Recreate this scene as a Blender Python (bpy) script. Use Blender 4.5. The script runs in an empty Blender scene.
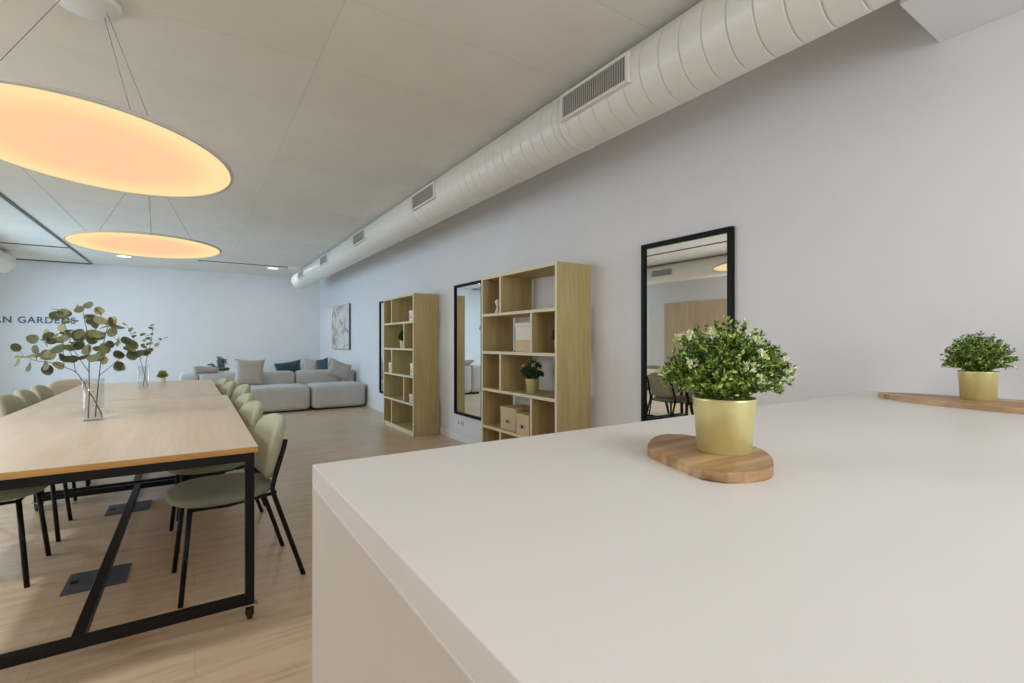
import bpy, bmesh, math, random
from mathutils import Vector, Matrix
random.seed(7)
scene = bpy.context.scene
COL = scene.collection
PI = math.pi

# ------------------------------------------------------------------ materials
def rgb(r, g, b):
    def f(c):
        c /= 255.0
        return c / 12.92 if c <= 0.04045 else ((c + 0.055) / 1.055) ** 2.4
    return (f(r), f(g), f(b), 1.0)

def new_mat(name):
    m = bpy.data.materials.new(name)
    m.use_nodes = True
    nt = m.node_tree
    return m, nt, nt.nodes['Principled BSDF']

def mapped(nt, scale=(1, 1, 1), rot=(0, 0, 0)):
    tc = nt.nodes.new('ShaderNodeTexCoord')
    mp = nt.nodes.new('ShaderNodeMapping')
    mp.inputs['Scale'].default_value = scale
    mp.inputs['Rotation'].default_value = rot
    nt.links.new(tc.outputs['Object'], mp.inputs['Vector'])
    return mp.outputs['Vector']

def noise(nt, vec, scale, detail=4, rough=0.6, dist=0.0):
    n = nt.nodes.new('ShaderNodeTexNoise')
    n.inputs['Scale'].default_value = scale
    n.inputs['Detail'].default_value = detail
    n.inputs['Roughness'].default_value = rough
    n.inputs['Distortion'].default_value = dist
    nt.links.new(vec, n.inputs['Vector'])
    return n.outputs['Fac']

def ramp(nt, fac, stops):
    r = nt.nodes.new('ShaderNodeValToRGB')
    el = r.color_ramp.elements
    while len(el) < len(stops):
        el.new(0.5)
    for e, (p, c) in zip(el, stops):
        e.position = p
        e.color = c
    nt.links.new(fac, r.inputs['Fac'])
    return r.outputs['Color']

def mix(nt, fac, a, b, mode='MIX'):
    n = nt.nodes.new('ShaderNodeMix')
    n.data_type = 'RGBA'
    n.blend_type = mode
    for sock, v in ((n.inputs[0], fac), (n.inputs[6], a), (n.inputs[7], b)):
        if hasattr(v, 'is_linked'):
            nt.links.new(v, sock)
        else:
            sock.default_value = v
    return n.outputs[2]

def bump(nt, bsdf, height, strength=0.2, dist=0.01):
    b = nt.nodes.new('ShaderNodeBump')
    b.inputs['Strength'].default_value = strength
    b.inputs['Distance'].default_value = dist
    nt.links.new(height, b.inputs['Height'])
    nt.links.new(b.outputs['Normal'], bsdf.inputs['Normal'])

def mat_plain(name, c, rough=0.6, metal=0.0, var=0.04, nscale=30, bmp=0.0, spec=0.5):
    m, nt, b = new_mat(name)
    v = mapped(nt)
    f = noise(nt, v, nscale)
    lo = tuple(max(0, x * (1 - var)) for x in c[:3]) + (1,)
    hi = tuple(min(1, x * (1 + var)) for x in c[:3]) + (1,)
    nt.links.new(ramp(nt, f, [(0.3, lo), (0.7, hi)]), b.inputs['Base Color'])
    b.inputs['Roughness'].default_value = rough
    b.inputs['Metallic'].default_value = metal
    b.inputs['Specular IOR Level'].default_value = spec
    if bmp:
        bump(nt, b, f, bmp, 0.004)
    return m

def mat_wood(name, dark, mid, light, scale, grain=6.0, rough=0.45, bmp=0.05, rz=0.0):
    m, nt, b = new_mat(name)
    v = mapped(nt, scale, (0, 0, rz))
    f = noise(nt, v, grain, 6, 0.62, 0.4)
    f2 = noise(nt, v, grain * 6, 3, 0.6)
    c = ramp(nt, f, [(0.3, dark), (0.5, mid), (0.7, light)])
    c2 = ramp(nt, f2, [(0.3, (0.92, 0.92, 0.92, 1)), (0.65, (1, 1, 1, 1))])
    nt.links.new(mix(nt, 1.0, c, c2, 'MULTIPLY'), b.inputs['Base Color'])
    b.inputs['Roughness'].default_value = rough
    bump(nt, b, f2, bmp, 0.002)
    return m

def mat_fabric(name, c, var=0.12, scale=260):
    m, nt, b = new_mat(name)
    v = mapped(nt)
    f = noise(nt, v, scale, 3, 0.7)
    g = noise(nt, v, 7, 3, 0.5)
    lo = tuple(x * (1 - var) for x in c[:3]) + (1,)
    hi = tuple(min(1, x * (1 + var)) for x in c[:3]) + (1,)
    c1 = ramp(nt, f, [(0.3, lo), (0.7, hi)])
    c2 = ramp(nt, g, [(0.3, (0.92, 0.92, 0.92, 1)), (0.7, (1, 1, 1, 1))])
    nt.links.new(mix(nt, 1.0, c1, c2, 'MULTIPLY'), b.inputs['Base Color'])
    b.inputs['Roughness'].default_value = 0.95
    b.inputs['Specular IOR Level'].default_value = 0.15
    b.inputs['Sheen Weight'].default_value = 0.25
    bump(nt, b, f, 0.25, 0.002)
    return m

def mat_leaf(name, stops, rough=0.5):
    m, nt, b = new_mat(name)
    g = nt.nodes.new('ShaderNodeNewGeometry')
    nt.links.new(ramp(nt, g.outputs['Random Per Island'], stops), b.inputs['Base Color'])
    b.inputs['Roughness'].default_value = rough
    return m

def mat_emit(name, c, s):
    m = bpy.data.materials.new(name)
    m.use_nodes = True
    nt = m.node_tree
    nt.nodes.clear()
    o = nt.nodes.new('ShaderNodeOutputMaterial')
    e = nt.nodes.new('ShaderNodeEmission')
    e.inputs['Color'].default_value = c
    e.inputs['Strength'].default_value = s
    nt.links.new(e.outputs[0], o.inputs['Surface'])
    return m, nt, e

M = {}
M['wall'] = mat_plain('wall_paint', rgb(226, 224, 225), 0.85, 0, 0.012, 3, 0.0, 0.2)
M['white'] = mat_plain('white_paint', rgb(232, 231, 229), 0.5, 0, 0.015, 8)
M['duct'] = mat_plain('duct_enamel', rgb(228, 224, 216), 0.33, 0, 0.02, 5)
M['black'] = mat_plain('black_steel', rgb(10, 11, 15), 0.45, 0.0, 0.1, 40, 0.0, 0.3)
M['blackframe'] = mat_plain('black_mirror_frame', rgb(6, 6, 8), 0.5, 0, 0.1, 40, 0.0, 0.2)
M['counter'] = mat_plain('counter_laminate', rgb(226, 221, 217), 0.42, 0, 0.008, 4)
M['cabinet'] = mat_plain('cabinet_laminate', rgb(208, 200, 191), 0.5, 0, 0.008, 4)
M['grey_dark'] = mat_plain('dark_grey_groove', rgb(92, 96, 100), 0.6)
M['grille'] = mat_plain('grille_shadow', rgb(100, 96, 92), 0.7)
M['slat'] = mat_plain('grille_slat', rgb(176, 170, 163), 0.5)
M['steel'] = mat_plain('brushed_steel', rgb(170, 172, 174), 0.35, 0.9, 0.06, 60)
M['floorbox'] = mat_plain('floor_box_lid', rgb(104, 112, 124), 0.35, 0.5, 0.08, 40)
M['rubber'] = mat_plain('caster_rubber', rgb(46, 32, 28), 0.6)
M['gold'] = mat_plain('gold_pot', rgb(222, 214, 152), 0.34, 0.55, 0.05, 25)
M['soil'] = mat_plain('soil', rgb(52, 40, 30), 0.95, 0, 0.3, 60)
M['stem'] = mat_plain('branch_bark', rgb(98, 74, 58), 0.7, 0, 0.2, 60)
M['stemgreen'] = mat_plain('green_stem', rgb(70, 92, 44), 0.7, 0, 0.2, 60)
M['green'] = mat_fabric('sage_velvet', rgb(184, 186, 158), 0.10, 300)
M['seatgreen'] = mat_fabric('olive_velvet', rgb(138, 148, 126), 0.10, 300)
M['beige'] = mat_fabric('beige_velvet', rgb(222, 212, 196))
M['sofa'] = mat_fabric('sofa_fabric', rgb(198, 193, 190), 0.10)
M['pillow_beige'] = mat_fabric('pillow_linen', rgb(186, 176, 164), 0.16, 120)
M['pillow_teal'] = mat_fabric('pillow_teal', rgb(62, 86, 94), 0.1)
M['pillow_grey'] = mat_fabric('pillow_grey', rgb(178, 172, 170), 0.1)
M['card'] = mat_plain('cardboard', rgb(214, 190, 150), 0.8, 0, 0.04, 30)
M['cream'] = mat_plain('cream_ceramic', rgb(226, 218, 200), 0.5)
M['lampwhite'] = mat_plain('lamp_rim', rgb(205, 203, 198), 0.5)
M['cable'] = mat_plain('lamp_cable', rgb(150, 142, 134), 0.5)
M['tabletop'] = mat_wood('oak_table', rgb(216, 196, 170), rgb(223, 204, 180), rgb(229, 211, 189), (7, 0.5, 7), 2.0, 0.35, 0.02)
M['tableedge'] = mat_wood('oak_edge', rgb(188, 140, 74), rgb(202, 154, 86), rgb(214, 168, 100), (2, 2, 20), 4.0, 0.5)
M['shelfwood'] = mat_wood('bookcase_oak', rgb(176, 156, 104), rgb(189, 169, 116), rgb(200, 181, 130), (8, 8, 0.6), 3.0, 0.55)
M['shelfedge'] = mat_plain('bookcase_edge', rgb(224, 210, 178), 0.6, 0, 0.03, 20)
M['acacia'] = mat_wood('acacia_board', rgb(126, 90, 58), rgb(172, 132, 92), rgb(222, 190, 146), (13, 1.0, 6), 1.3, 0.42, 0.04, 0.0)
M['acacia_short'] = mat_wood('acacia_board_short', rgb(126, 90, 58), rgb(172, 132, 92), rgb(222, 190, 146), (1.0, 15, 6), 1.25, 0.42, 0.04, math.radians(40))
M['panelwood'] = mat_wood('wall_panel_oak', rgb(190, 164, 134), rgb(202, 178, 148), rgb(212, 190, 162), (8, 8, 0.6), 2.0, 0.6)
M['leaf_box'] = mat_leaf('boxwood_leaf', [(0.0, rgb(30, 56, 14)), (0.35, rgb(70, 106, 28)), (0.7, rgb(136, 164, 56)), (1.0, rgb(206, 218, 126))])
M['leaf_dark'] = mat_leaf('dark_leaf', [(0.0, rgb(30, 58, 34)), (0.6, rgb(52, 90, 48)), (1.0, rgb(96, 128, 74))])
M['blossom'] = mat_leaf('pale_blossom', [(0.0, rgb(206, 214, 150)), (1.0, rgb(240, 238, 206))])
M['leaf_euc'] = mat_leaf('eucalyptus_leaf', [(0.0, rgb(66, 72, 40)), (0.4, rgb(96, 104, 66)), (0.75, rgb(126, 132, 94)), (1.0, rgb(166, 160, 120))], 0.6)
M['leaf_euc_blue'] = mat_leaf('eucalyptus_leaf_blue', [(0.0, rgb(64, 88, 80)), (1.0, rgb(130, 150, 136))], 0.6)

def m_mirror():
    m, nt, b = new_mat('mirror_silver')
    b.inputs['Base Color'].default_value = (0.9, 0.91, 0.9, 1)
    b.inputs['Metallic'].default_value = 1
    b.inputs['Roughness'].default_value = 0.01
    return m
M['mirror'] = m_mirror()

def m_glass(name, tint, gl):
    m = bpy.data.materials.new(name)
    m.use_nodes = True
    nt = m.node_tree
    nt.nodes.clear()
    o = nt.nodes.new('ShaderNodeOutputMaterial')
    t = nt.nodes.new('ShaderNodeBsdfTransparent')
    t.inputs['Color'].default_value = tint
    g = nt.nodes.new('ShaderNodeBsdfGlossy')
    g.inputs['Roughness'].default_value = 0.02
    fr = nt.nodes.new('ShaderNodeMath')
    fr.operation = 'MULTIPLY_ADD'
    lw = nt.nodes.new('ShaderNodeLayerWeight')
    lw.inputs['Blend'].default_value = .18
    nt.links.new(lw.outputs['Facing'], fr.inputs[0])
    fr.inputs[1].default_value = gl
    fr.inputs[2].default_value = .012
    mx = nt.nodes.new('ShaderNodeMixShader')
    nt.links.new(fr.outputs[0], mx.inputs[0])
    nt.links.new(t.outputs[0], mx.inputs[1])
    nt.links.new(g.outputs[0], mx.inputs[2])
    nt.links.new(mx.outputs[0], o.inputs['Surface'])
    return m
M['vase'] = m_glass('vase_glass', (0.96, 0.975, 0.98, 1), .55)
M['pane'] = m_glass('window_glass', (0.97, 0.985, 0.99, 1), .3)

def m_floor():
    m, nt, b = new_mat('oak_laminate_floor')
    v = mapped(nt)
    br = nt.nodes.new('ShaderNodeTexBrick')
    br.offset = 0.37
    br.inputs['Scale'].default_value = 1.0
    br.inputs['Brick Width'].default_value = 1.35
    br.inputs['Row Height'].default_value = 0.19
    br.inputs['Mortar Size'].default_value = 0.0012
    br.inputs['Color1'].default_value = rgb(212, 187, 156)
    br.inputs['Color2'].default_value = rgb(217, 194, 165)
    br.inputs['Mortar'].default_value = rgb(186, 162, 134)
    nt.links.new(v, br.inputs['Vector'])
    v2 = mapped(nt, (0.9, 7, 1))
    f = noise(nt, v2, 3.0, 7, 0.65, 0.6)
    g = ramp(nt, f, [(0.3, (0.74, 0.67, 0.60, 1)), (0.55, (1, 1, 1, 1)), (0.75, (1.0, 1.0, 1.0, 1))])
    nt.links.new(mix(nt, 0.9, br.outputs['Color'], g, 'MULTIPLY'), b.inputs['Base Color'])
    b.inputs['Roughness'].default_value = 0.33
    b.inputs['Specular IOR Level'].default_value = 0.5
    bump(nt, b, f, 0.04, 0.002)
    return m
M['floor'] = m_floor()

def m_ceiling():
    m, nt, b = new_mat('painted_board_ceiling')
    v = mapped(nt)
    br = nt.nodes.new('ShaderNodeTexBrick')
    br.offset = 0.0
    br.inputs['Scale'].default_value = 1.0
    br.inputs['Brick Width'].default_value = 2.4
    br.inputs['Row Height'].default_value = 0.62
    br.inputs['Mortar Size'].default_value = 0.0035
    br.inputs['Mortar Smooth'].default_value = 0.6
    br.inputs['Color1'].default_value = rgb(232, 229, 223)
    br.inputs['Color2'].default_value = rgb(229, 226, 220)
    br.inputs['Mortar'].default_value = rgb(217, 212, 205)
    mp = nt.nodes.new('ShaderNodeMapping')
    mp.inputs['Location'].default_value = (1.81, 0.17, 0)
    nt.links.new(v, mp.inputs['Vector'])
    nt.links.new(mp.outputs['Vector'], br.inputs['Vector'])
    f = noise(nt, v, 2.0, 8, 0.7)
    g = ramp(nt, f, [(0.3, (0.93, 0.93, 0.93, 1)), (0.7, (1, 1, 1, 1))])
    nt.links.new(mix(nt, 1.0, br.outputs['Color'], g, 'MULTIPLY'), b.inputs['Base Color'])
    b.inputs['Roughness'].default_value = 0.9
    b.inputs['Specular IOR Level'].default_value = 0.15
    bump(nt, b, noise(nt, v, 40, 5, 0.7), 0.06, 0.005)
    return m
M['ceiling'] = m_ceiling()

# ------------------------------------------------------------------ mesh helpers
class MB:
    def __init__(s):
        s.bm = bmesh.new()
    def box(s, x0, x1, y0, y1, z0, z1, bev=0.0, seg=2, mi=0):
        r = bmesh.ops.create_cube(s.bm, size=1.0)
        vs = r['verts']
        for v in vs:
            v.co = Vector((x0 + (v.co.x + .5) * (x1 - x0), y0 + (v.co.y + .5) * (y1 - y0), z0 + (v.co.z + .5) * (z1 - z0)))
        fs = list({f for v in vs for f in v.link_faces})
        for f in fs:
            f.material_index = mi
        if bev:
            es = list({e for v in vs for e in v.link_edges})
            r2 = bmesh.ops.bevel(s.bm, geom=es, offset=bev, segments=seg, profile=0.5, affect='EDGES')
            for f in r2['faces']:
                f.material_index = mi
        return s
    def face(s, pts, mi=0, smooth=False):
        f = s.bm.faces.new([s.bm.verts.new(p) for p in pts])
        f.material_index = mi
        f.smooth = smooth
        return f
    def grid(s, rows, closed_u=False, cap=False, smooth=True, mi=0):
        vr = [[s.bm.verts.new(p) for p in r] for r in rows]
        n = len(vr[0])
        for a, b in zip(vr, vr[1:]):
            for i in range(n if closed_u else n - 1):
                j = (i + 1) % n
                f = s.bm.faces.new((a[i], a[j], b[j], b[i]))
                f.smooth = smooth
                f.material_index = mi
        if cap:
            for r in (list(reversed(vr[0])), vr[-1]):
                f = s.bm.faces.new(r)
                f.material_index = mi
        return s
    def tube(s, pts, r, n=10, cap=True, mi=0):
        pts = [Vector(p) for p in pts]
        rs = r if isinstance(r, (list, tuple)) else [r] * len(pts)
        rows = []
        t0 = (pts[1] - pts[0]).normalized()
        up = Vector((0, 0, 1)) if abs(t0.z) < 0.9 else Vector((1, 0, 0))
        a = t0.cross(up).normalized()
        for i, p in enumerate(pts):
            t = (pts[min(i + 1, len(pts) - 1)] - pts[max(i - 1, 0)]).normalized()
            a = (a - t * a.dot(t)).normalized()
            b = t.cross(a)
            rows.append([p + (a * math.cos(2 * PI * k / n) + b * math.sin(2 * PI * k / n)) * rs[i] for k in range(n)])
        return s.grid(rows, True, cap, True, mi)
    def lathe(s, prof, n=32, c=(0, 0, 0), cap=True, mi=0):
        rows = [[(c[0] + r * math.cos(2 * PI * k / n), c[1] + r * math.sin(2 * PI * k / n), c[2] + z) for k in range(n)] for r, z in prof]
        return s.grid(rows, True, cap, True, mi)
    def prism(s, outline, z0, z1, bev=0.0, mi=0):
        n = len(outline)
        a = [s.bm.verts.new((p[0], p[1], z0)) for p in outline]
        b = [s.bm.verts.new((p[0], p[1], z1)) for p in outline]
        fs = [s.bm.faces.new(list(reversed(a))), s.bm.faces.new(b)]
        for i in range(n):
            j = (i + 1) % n
            f = s.bm.faces.new((a[i], a[j], b[j], b[i]))
            f.smooth = True
            fs.append(f)
        if bev:
            es = list(fs[0].edges) + list(fs[1].edges)
            r2 = bmesh.ops.bevel(s.bm, geom=es, offset=bev, segments=3, profile=0.5, affect='EDGES')
            for f in r2['faces']:
                f.smooth = True
        return s
    def rounded(s, cx, cy, cz, hx, hy, hz, r, n=8, puff=0.0, puff_s=0.0, exp=2.0):
        # soft block: a cube whose edges are rounded and faces puffed
        tmp = bmesh.new()
        bmesh.ops.create_cube(tmp, size=2.0)
        bmesh.ops.subdivide_edges(tmp, edges=tmp.edges[:], cuts=n, use_grid_fill=True)
        idx = {}
        for v in tmp.verts:
            u = v.co.copy()
            q = Vector((u.x * hx, u.y * hy, u.z * hz))
            # warp the sampling towards edges
            inn = Vector((max(-(hx - r), min(hx - r, q.x)), max(-(hy - r), min(hy - r, q.y)), max(-(hz - r), min(hz - r, q.z))))
            d = q - inn
            if d.length > 1e-9:
                # position on cube surface -> rounded
                q = inn + d.normalized() * r
            wz = (1 - abs(u.x) ** 2.5) * (1 - abs(u.y) ** 2.5)
            q.z += puff * wz * u.z
            q.x += puff_s * (1 - u.y ** 2) * (1 - u.z ** 2) * u.x
            q.y += puff_s * (1 - u.x ** 2) * (1 - u.z ** 2) * u.y
            idx[v] = s.bm.verts.new((cx + q.x, cy + q.y, cz + q.z))
        for f in tmp.faces:
            g = s.bm.faces.new([idx[v] for v in f.verts])
            g.smooth = True
        tmp.free()
        return s
    def xf(s, mat):
        bmesh.ops.transform(s.bm, matrix=mat, verts=s.bm.verts)
        return s
    def build(s, name, mats, parent=None, normals=True):
        if normals:
            bmesh.ops.recalc_face_normals(s.bm, faces=s.bm.faces[:])
        me = bpy.data.meshes.new(name)
        s.bm.to_mesh(me)
        s.bm.free()
        for m in (mats if isinstance(mats, (list, tuple)) else [mats]):
            me.materials.append(m)
        o = bpy.data.objects.new(name, me)
        COL.objects.link(o)
        if parent is not None:
            o.parent = parent
        return o

def tag(o, label=None, cat=None, group=None, kind=None):
    if label: o['label'] = label
    if cat: o['category'] = cat
    if group: o['group'] = group
    if kind: o['kind'] = kind
    return o

def thing(name, label, cat, loc=(0, 0, 0), rz=0.0, group=None):
    o = bpy.data.objects.new(name, None)
    COL.objects.link(o)
    o.location = loc
    o.rotation_euler = (0, 0, rz)
    o.empty_display_size = 0.1
    return tag(o, label, cat, group)

def copy_tree(o, parent=None):
    c = o.copy()
    COL.objects.link(c)
    if parent is not None:
        c.parent = parent
    for ch in list(o.children):
        copy_tree(ch, c)
    return c

def repeat(o, label, loc, rz=None, group=None):
    c = copy_tree(o)
    c['label'] = label
    c.location = loc
    if rz is not None:
        c.rotation_euler = (0, 0, rz)
    if group:
        c['group'] = group
    return c

def struct(name, mb, m, label, cat):
    return tag(mb.build(name, m), label, cat, None, 'structure')

# photo -> place: a viewing ray of the (level) camera met with a level or a depth
YAW = math.radians(33.2)
SN, CS, F = math.sin(YAW), math.cos(YAW), 485.0
EYE = 1.2
def ray(px, py):
    a = (px - 512) / F
    return Vector((SN + a * CS, CS - a * SN, -(py - 341.5) / F))
def at_z(px, py, z):
    r = ray(px, py)
    return r * ((z - EYE) / r.z) + Vector((0, 0, EYE))
def at_d(px, py, d):
    return ray(px, py) * d + Vector((0, 0, EYE))

# ------------------------------------------------------------------ setting
XL, XR, YB, YF, ZC = -3.5, 2.68, -3.0, 13.07, 2.8
struct('floor', MB().box(XL - .2, XR + .2, YB - .2, YF + .2, -.1, 0), M['floor'], 'light oak laminate plank floor', 'floor')
struct('ceiling', MB().box(XL - .2, XR + .2, YB - .2, YF + .2, ZC, ZC + .15), M['ceiling'], 'off white boarded ceiling with faint seams', 'ceiling')
struct('wall_right', MB().box(XR, XR + .2, YB - .2, YF + .2, 0, ZC), M['wall'], 'plain white long wall behind bookcases and mirrors', 'wall')
struct('wall_far', MB().box(XL, XR, YF, YF + .2, 0, ZC), M['wall'], 'white end wall behind the sofas', 'wall')

def wall_with_holes(axis, fixed0, fixed1, a0, a1, holes):
    mb = MB()
    def bx(u0, u1, z0, z1):
        if axis == 'x':
            mb.box(fixed0, fixed1, u0, u1, z0, z1)
        else:
            mb.box(u0, u1, fixed0, fixed1, z0, z1)
    u = a0
    for (h0, h1, z0, z1) in holes:
        bx(u, h0, 0, ZC)
        bx(h0, h1, 0, z0)
        bx(h0, h1, z1, ZC)
        u = h1
    bx(u, a1, 0, ZC)
    return mb
LW = [(3.3, 5.55, .25, 2.5), (8.0, 11.5, .25, 2.5)]
BW = [(.3, 2.2, .5, 2.45)]
struct('wall_left', wall_with_holes('x', XL - .2, XL, YB - .2, YF + .2, LW), M['wall'], 'white long wall with added windows opposite the mirrors', 'wall')
struct('wall_back', wall_with_holes('y', YB - .2, YB, XL, XR, BW), M['wall'], 'white wall behind the kitchen counter', 'wall')
def window(n, axis, pos, a0, a1, z0, z1, sign, divs, label):  # unseen windows, added to bring daylight into the room
    def B(mb, u0, u1, zz0, zz1, t):
        p0, p1 = pos - t, pos + t
        if axis == 'x': mb.box(p0, p1, u0, u1, zz0, zz1)
        else: mb.box(u0, u1, p0, p1, zz0, zz1)
    mb = MB()
    w = .05
    B(mb, a0, a1, z0, z0 + w, .035); B(mb, a0, a1, z1 - w, z1, .035)
    for i in range(divs + 1):
        u = a0 + (a1 - a0 - w) * i / divs
        B(mb, u, u + w, z0 + w, z1 - w, .035)
    fr = struct('window_%d' % n, mb, M['grey_dark'], label, 'window')
    for i in range(divs):
        u0 = a0 + (a1 - a0 - w) * i / divs + w
        u1 = a0 + (a1 - a0 - w) * (i + 1) / divs
        g = MB(); B(g, u0, u1, z0 + w, z1 - w, .004)
        g.build('pane', M['pane'], fr)
window(3, 'x', XL - .1, *LW[0], 1, 2, 'added unseen grey framed window on the left wall beside the table')
window(1, 'x', XL - .1, *LW[1], 1, 4, 'added unseen grey framed window on the left wall near the sofas')  # added; the bluish end wall points to daylight from this side
window(2, 'y', YB - .1, *BW[0], 1, 2, 'added unseen grey framed window in the wall behind the kitchen')
# wood panelling of the left wall, reflected in the mirror
mb = MB()
for i in range(2):
    mb.box(XL, XL + .03, 5.62 + i * .8, 5.62 + i * .8 + .795, 0, 2.05, .003, 1)
struct('wall_panelling', mb, M['panelwood'], 'pale oak panelling on the left wall, seen in the near mirror', 'wall panelling')
struct('baseboard_right', MB().box(XR - .014, XR, 1.0, YF, 0, .085, .003), M['white'], 'white baseboard along the right wall', 'baseboard')
struct('baseboard_far', MB().box(XL, XR - .014, YF - .014, YF, 0, .085, .003), M['white'], 'white baseboard along the end wall', 'baseboard')
# bulkhead above the kitchen, grooves of the ceiling
struct('trim_1', MB().box(2.25, XR, YB, .74, 2.484, ZC, .004), M['wall'], 'white boxed bulkhead on the wall above the counter', 'bulkhead')
struct('trim_2', MB().box(-1.785, -1.745, -1, YF, ZC - .012, ZC), M['grey_dark'], 'long dark groove in the ceiling left of the lamps', 'ceiling groove')
struct('trim_3', MB().box(XL, -1.745, 11.03, 11.07, ZC - .012, ZC), M['grey_dark'], 'dark cross groove in the ceiling at the left', 'ceiling groove')
struct('trim_4', MB().box(XL, -1.785, YF - .035, YF, ZC - .02, ZC), M['grey_dark'], 'dark shadow gap above the end wall', 'ceiling groove')
struct('trim_5', MB().box(.05, 1.68, 11.33, 11.36, ZC - .012, ZC), M['grey_dark'], 'short dark groove in the ceiling before the end wall', 'ceiling groove')

# ------------------------------------------------------------------ ducts
def duct(label, cx, cz, r, y0, y1, side, group):
    root = thing('ventilation_duct', label, 'air duct', (cx, 0, cz), 0, group)
    mb = MB()
    N, pitch = 40, .118
    offs = [(0, 0), (.0012, -.006), (.0038, -.006), (.005, 0), (.010, .0), (.016, 0), (.045, 0), (.080, 0), (.112, 0)]
    turns = int((y1 - y0) / pitch)
    rows = []
    for t in range(turns):
        for o, dr in offs:
            row = []
            for k in range(N + 1):
                a = 2 * PI * k / N
                y = y0 + (t + k / N) * pitch + o
                y = min(y, y1)
                row.append((math.cos(a) * (r + dr), y, math.sin(a) * (r + dr)))
            rows.append(row)
    mb.grid(rows)
    mb.build('duct_pipe', M['duct'], root)
    e = MB()
    rim = [(r + .004, y1 - .1), (r + .006, y1 - .095), (r + .006, y1 + .02), (r - .012, y1 + .035), (.02, y1 + .036)]
    e.grid([[(q * math.cos(2 * PI * k / 40), y, q * math.sin(2 * PI * k / 40)) for k in range(40)] for q, y in rim], True, True)
    e.build('end_cap', M['duct'], root)
    for yc in (2.34, 4.76, 7.35, 9.7):
        c = MB()
        rim = [(r, yc - .012), (r + .003, yc - .011), (r + .003, yc + .009), (r - .004, yc + .0095), (r - .004, yc + .013)]
        c.grid([[(q * math.cos(2 * PI * k / 40), y, q * math.sin(2 * PI * k / 40)) for k in range(40)] for q, y in rim], True)
        kx, kz = side * math.cos(.6) * (r + .012), math.sin(.6) * (r + .012) * .2
        col = c.build('joint_collar', M['duct'], root)
        kb = MB().box(kx - .012, kx + .012, yc - .02, yc + .02, kz - .012, kz + .012, .003)
        kb.build('latch', M['slat'], col)
    for yc in (2.02, 4.42, 6.62, 8.75, 10.9):
        g = MB()
        hl, hh = .255, .062
        xs = side * (r + .012)
        xa, xb = (xs, side * (r - .035)) if side > 0 else (side * (r - .035), xs)
        lo, hi = min(xa, xb), max(xa, xb)
        # frame border
        g.box(lo, hi, yc - hl - .018, yc + hl + .018, hh, hh + .016)
        g.box(lo, hi, yc - hl - .018, yc + hl + .018, -hh - .016, -hh)
        g.box(lo, hi, yc - hl - .018, yc - hl, -hh, hh)
        g.box(lo, hi, yc + hl, yc + hl + .018, -hh, hh)
        fr = g.build('grille_frame', M['duct'], root)
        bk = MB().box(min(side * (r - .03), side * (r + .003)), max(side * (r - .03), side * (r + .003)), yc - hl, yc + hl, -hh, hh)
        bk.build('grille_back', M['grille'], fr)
        sl = MB()
        n = 30
        for i in range(n):
            y = yc - hl + (i + .5) * 2 * hl / n
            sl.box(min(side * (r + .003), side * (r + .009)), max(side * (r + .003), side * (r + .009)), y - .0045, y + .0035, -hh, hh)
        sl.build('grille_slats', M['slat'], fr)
    return root
duct('white spiral air duct running along the right wall under the ceiling', 2.046, 2.605, .186, YB + .02, 12.1, -1, None)
duct('white spiral air duct along the left wall, only its end showing', -2.85, 2.605, .186, YB + .02, 12.1, 1, None)

# ------------------------------------------------------------------ lamps
def glow_mat():
    m, nt, e = mat_emit('warm_diffuser', (1, .7, .4, 1), 1.0)
    v = mapped(nt)
    ln = nt.nodes.new('ShaderNodeVectorMath'); ln.operation = 'LENGTH'
    nt.links.new(v, ln.inputs[0])
    nt.links.new(ramp(nt, ln.outputs['Value'], [(0.0, (1.0, .60, .36, 1)), (0.36, (1.0, .63, .36, 1)), (0.47, (1.0, .72, .36, 1)), (.52, (1.0, .78, .40, 1))]), e.inputs['Color'])
    return m, e
M['glow'], GLOW = glow_mat()
GLOW.inputs['Strength'].default_value = .94
M['up'], _n, _e = mat_emit('warm_top_diffuser', (1, .80, .55, 1), .4)
def pendant(label, c, r, tilt, canopy, canopy_r, cables):
    root = thing('pendant_lamp', label, 'pendant lamp', (c[0], c[1], c[2]), 0, 'round pendant lamps over the table')
    T = Matrix.Rotation(tilt[1], 4, 'X') @ Matrix.Rotation(-tilt[0], 4, 'Y')
    rim = MB()
    prof = [(r - .012, 0), (r, 0), (r + .003, .004), (r + .003, .012), (r - .002, .016), (r - .012, .016)]
    rim.lathe(prof + [prof[0]], 96, cap=False)
    rim.xf(T).build('rim', M['lampwhite'], root)
    d = MB().lathe([(.001, .006), (r * .5, .006), (r - .012, .006)], 96, cap=True)
    dd = d.build('diffuser', M['glow'], root)
    dd.rotation_euler = T.to_euler()
    tp = MB().lathe([(r - .012, .010), (r - .012, .015), (.001, .015)], 96, cap=True)
    tp.xf(T).build('top_diffuser', M['up'], root)
    cl = (canopy[0] - c[0], canopy[1] - c[1], ZC - c[2])
    MB().lathe([(canopy_r, 0), (canopy_r, -.02), (canopy_r * .9, -.035), (.001, -.036)], 40, cl).build('canopy', M['white'], root)
    for a, b in cables:
        a = Vector(a) - Vector(c); b = Vector(b) - Vector(c)
        b.z = .014 + (T @ Vector((b.x, b.y, 0))).z
        a.z = ZC - .034 - c[2]
        MB().tube([a, b], .0017, 6).build('cable', M['cable'], root)
    return root
c1 = (-.422, 3.193, 2.15)
pendant('large round glowing disc pendant nearest the camera, cut by the frame', c1, .606, (-.058, -.058), (-.42, 2.98), .13,
        [((-.365, 3.04, 0), (-.225, 2.91, 0)), ((-.35, 2.98, 0), (-.155, 2.80, 0)), ((-.50, 2.96, 0), (-.71, 2.73, 0))])
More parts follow.
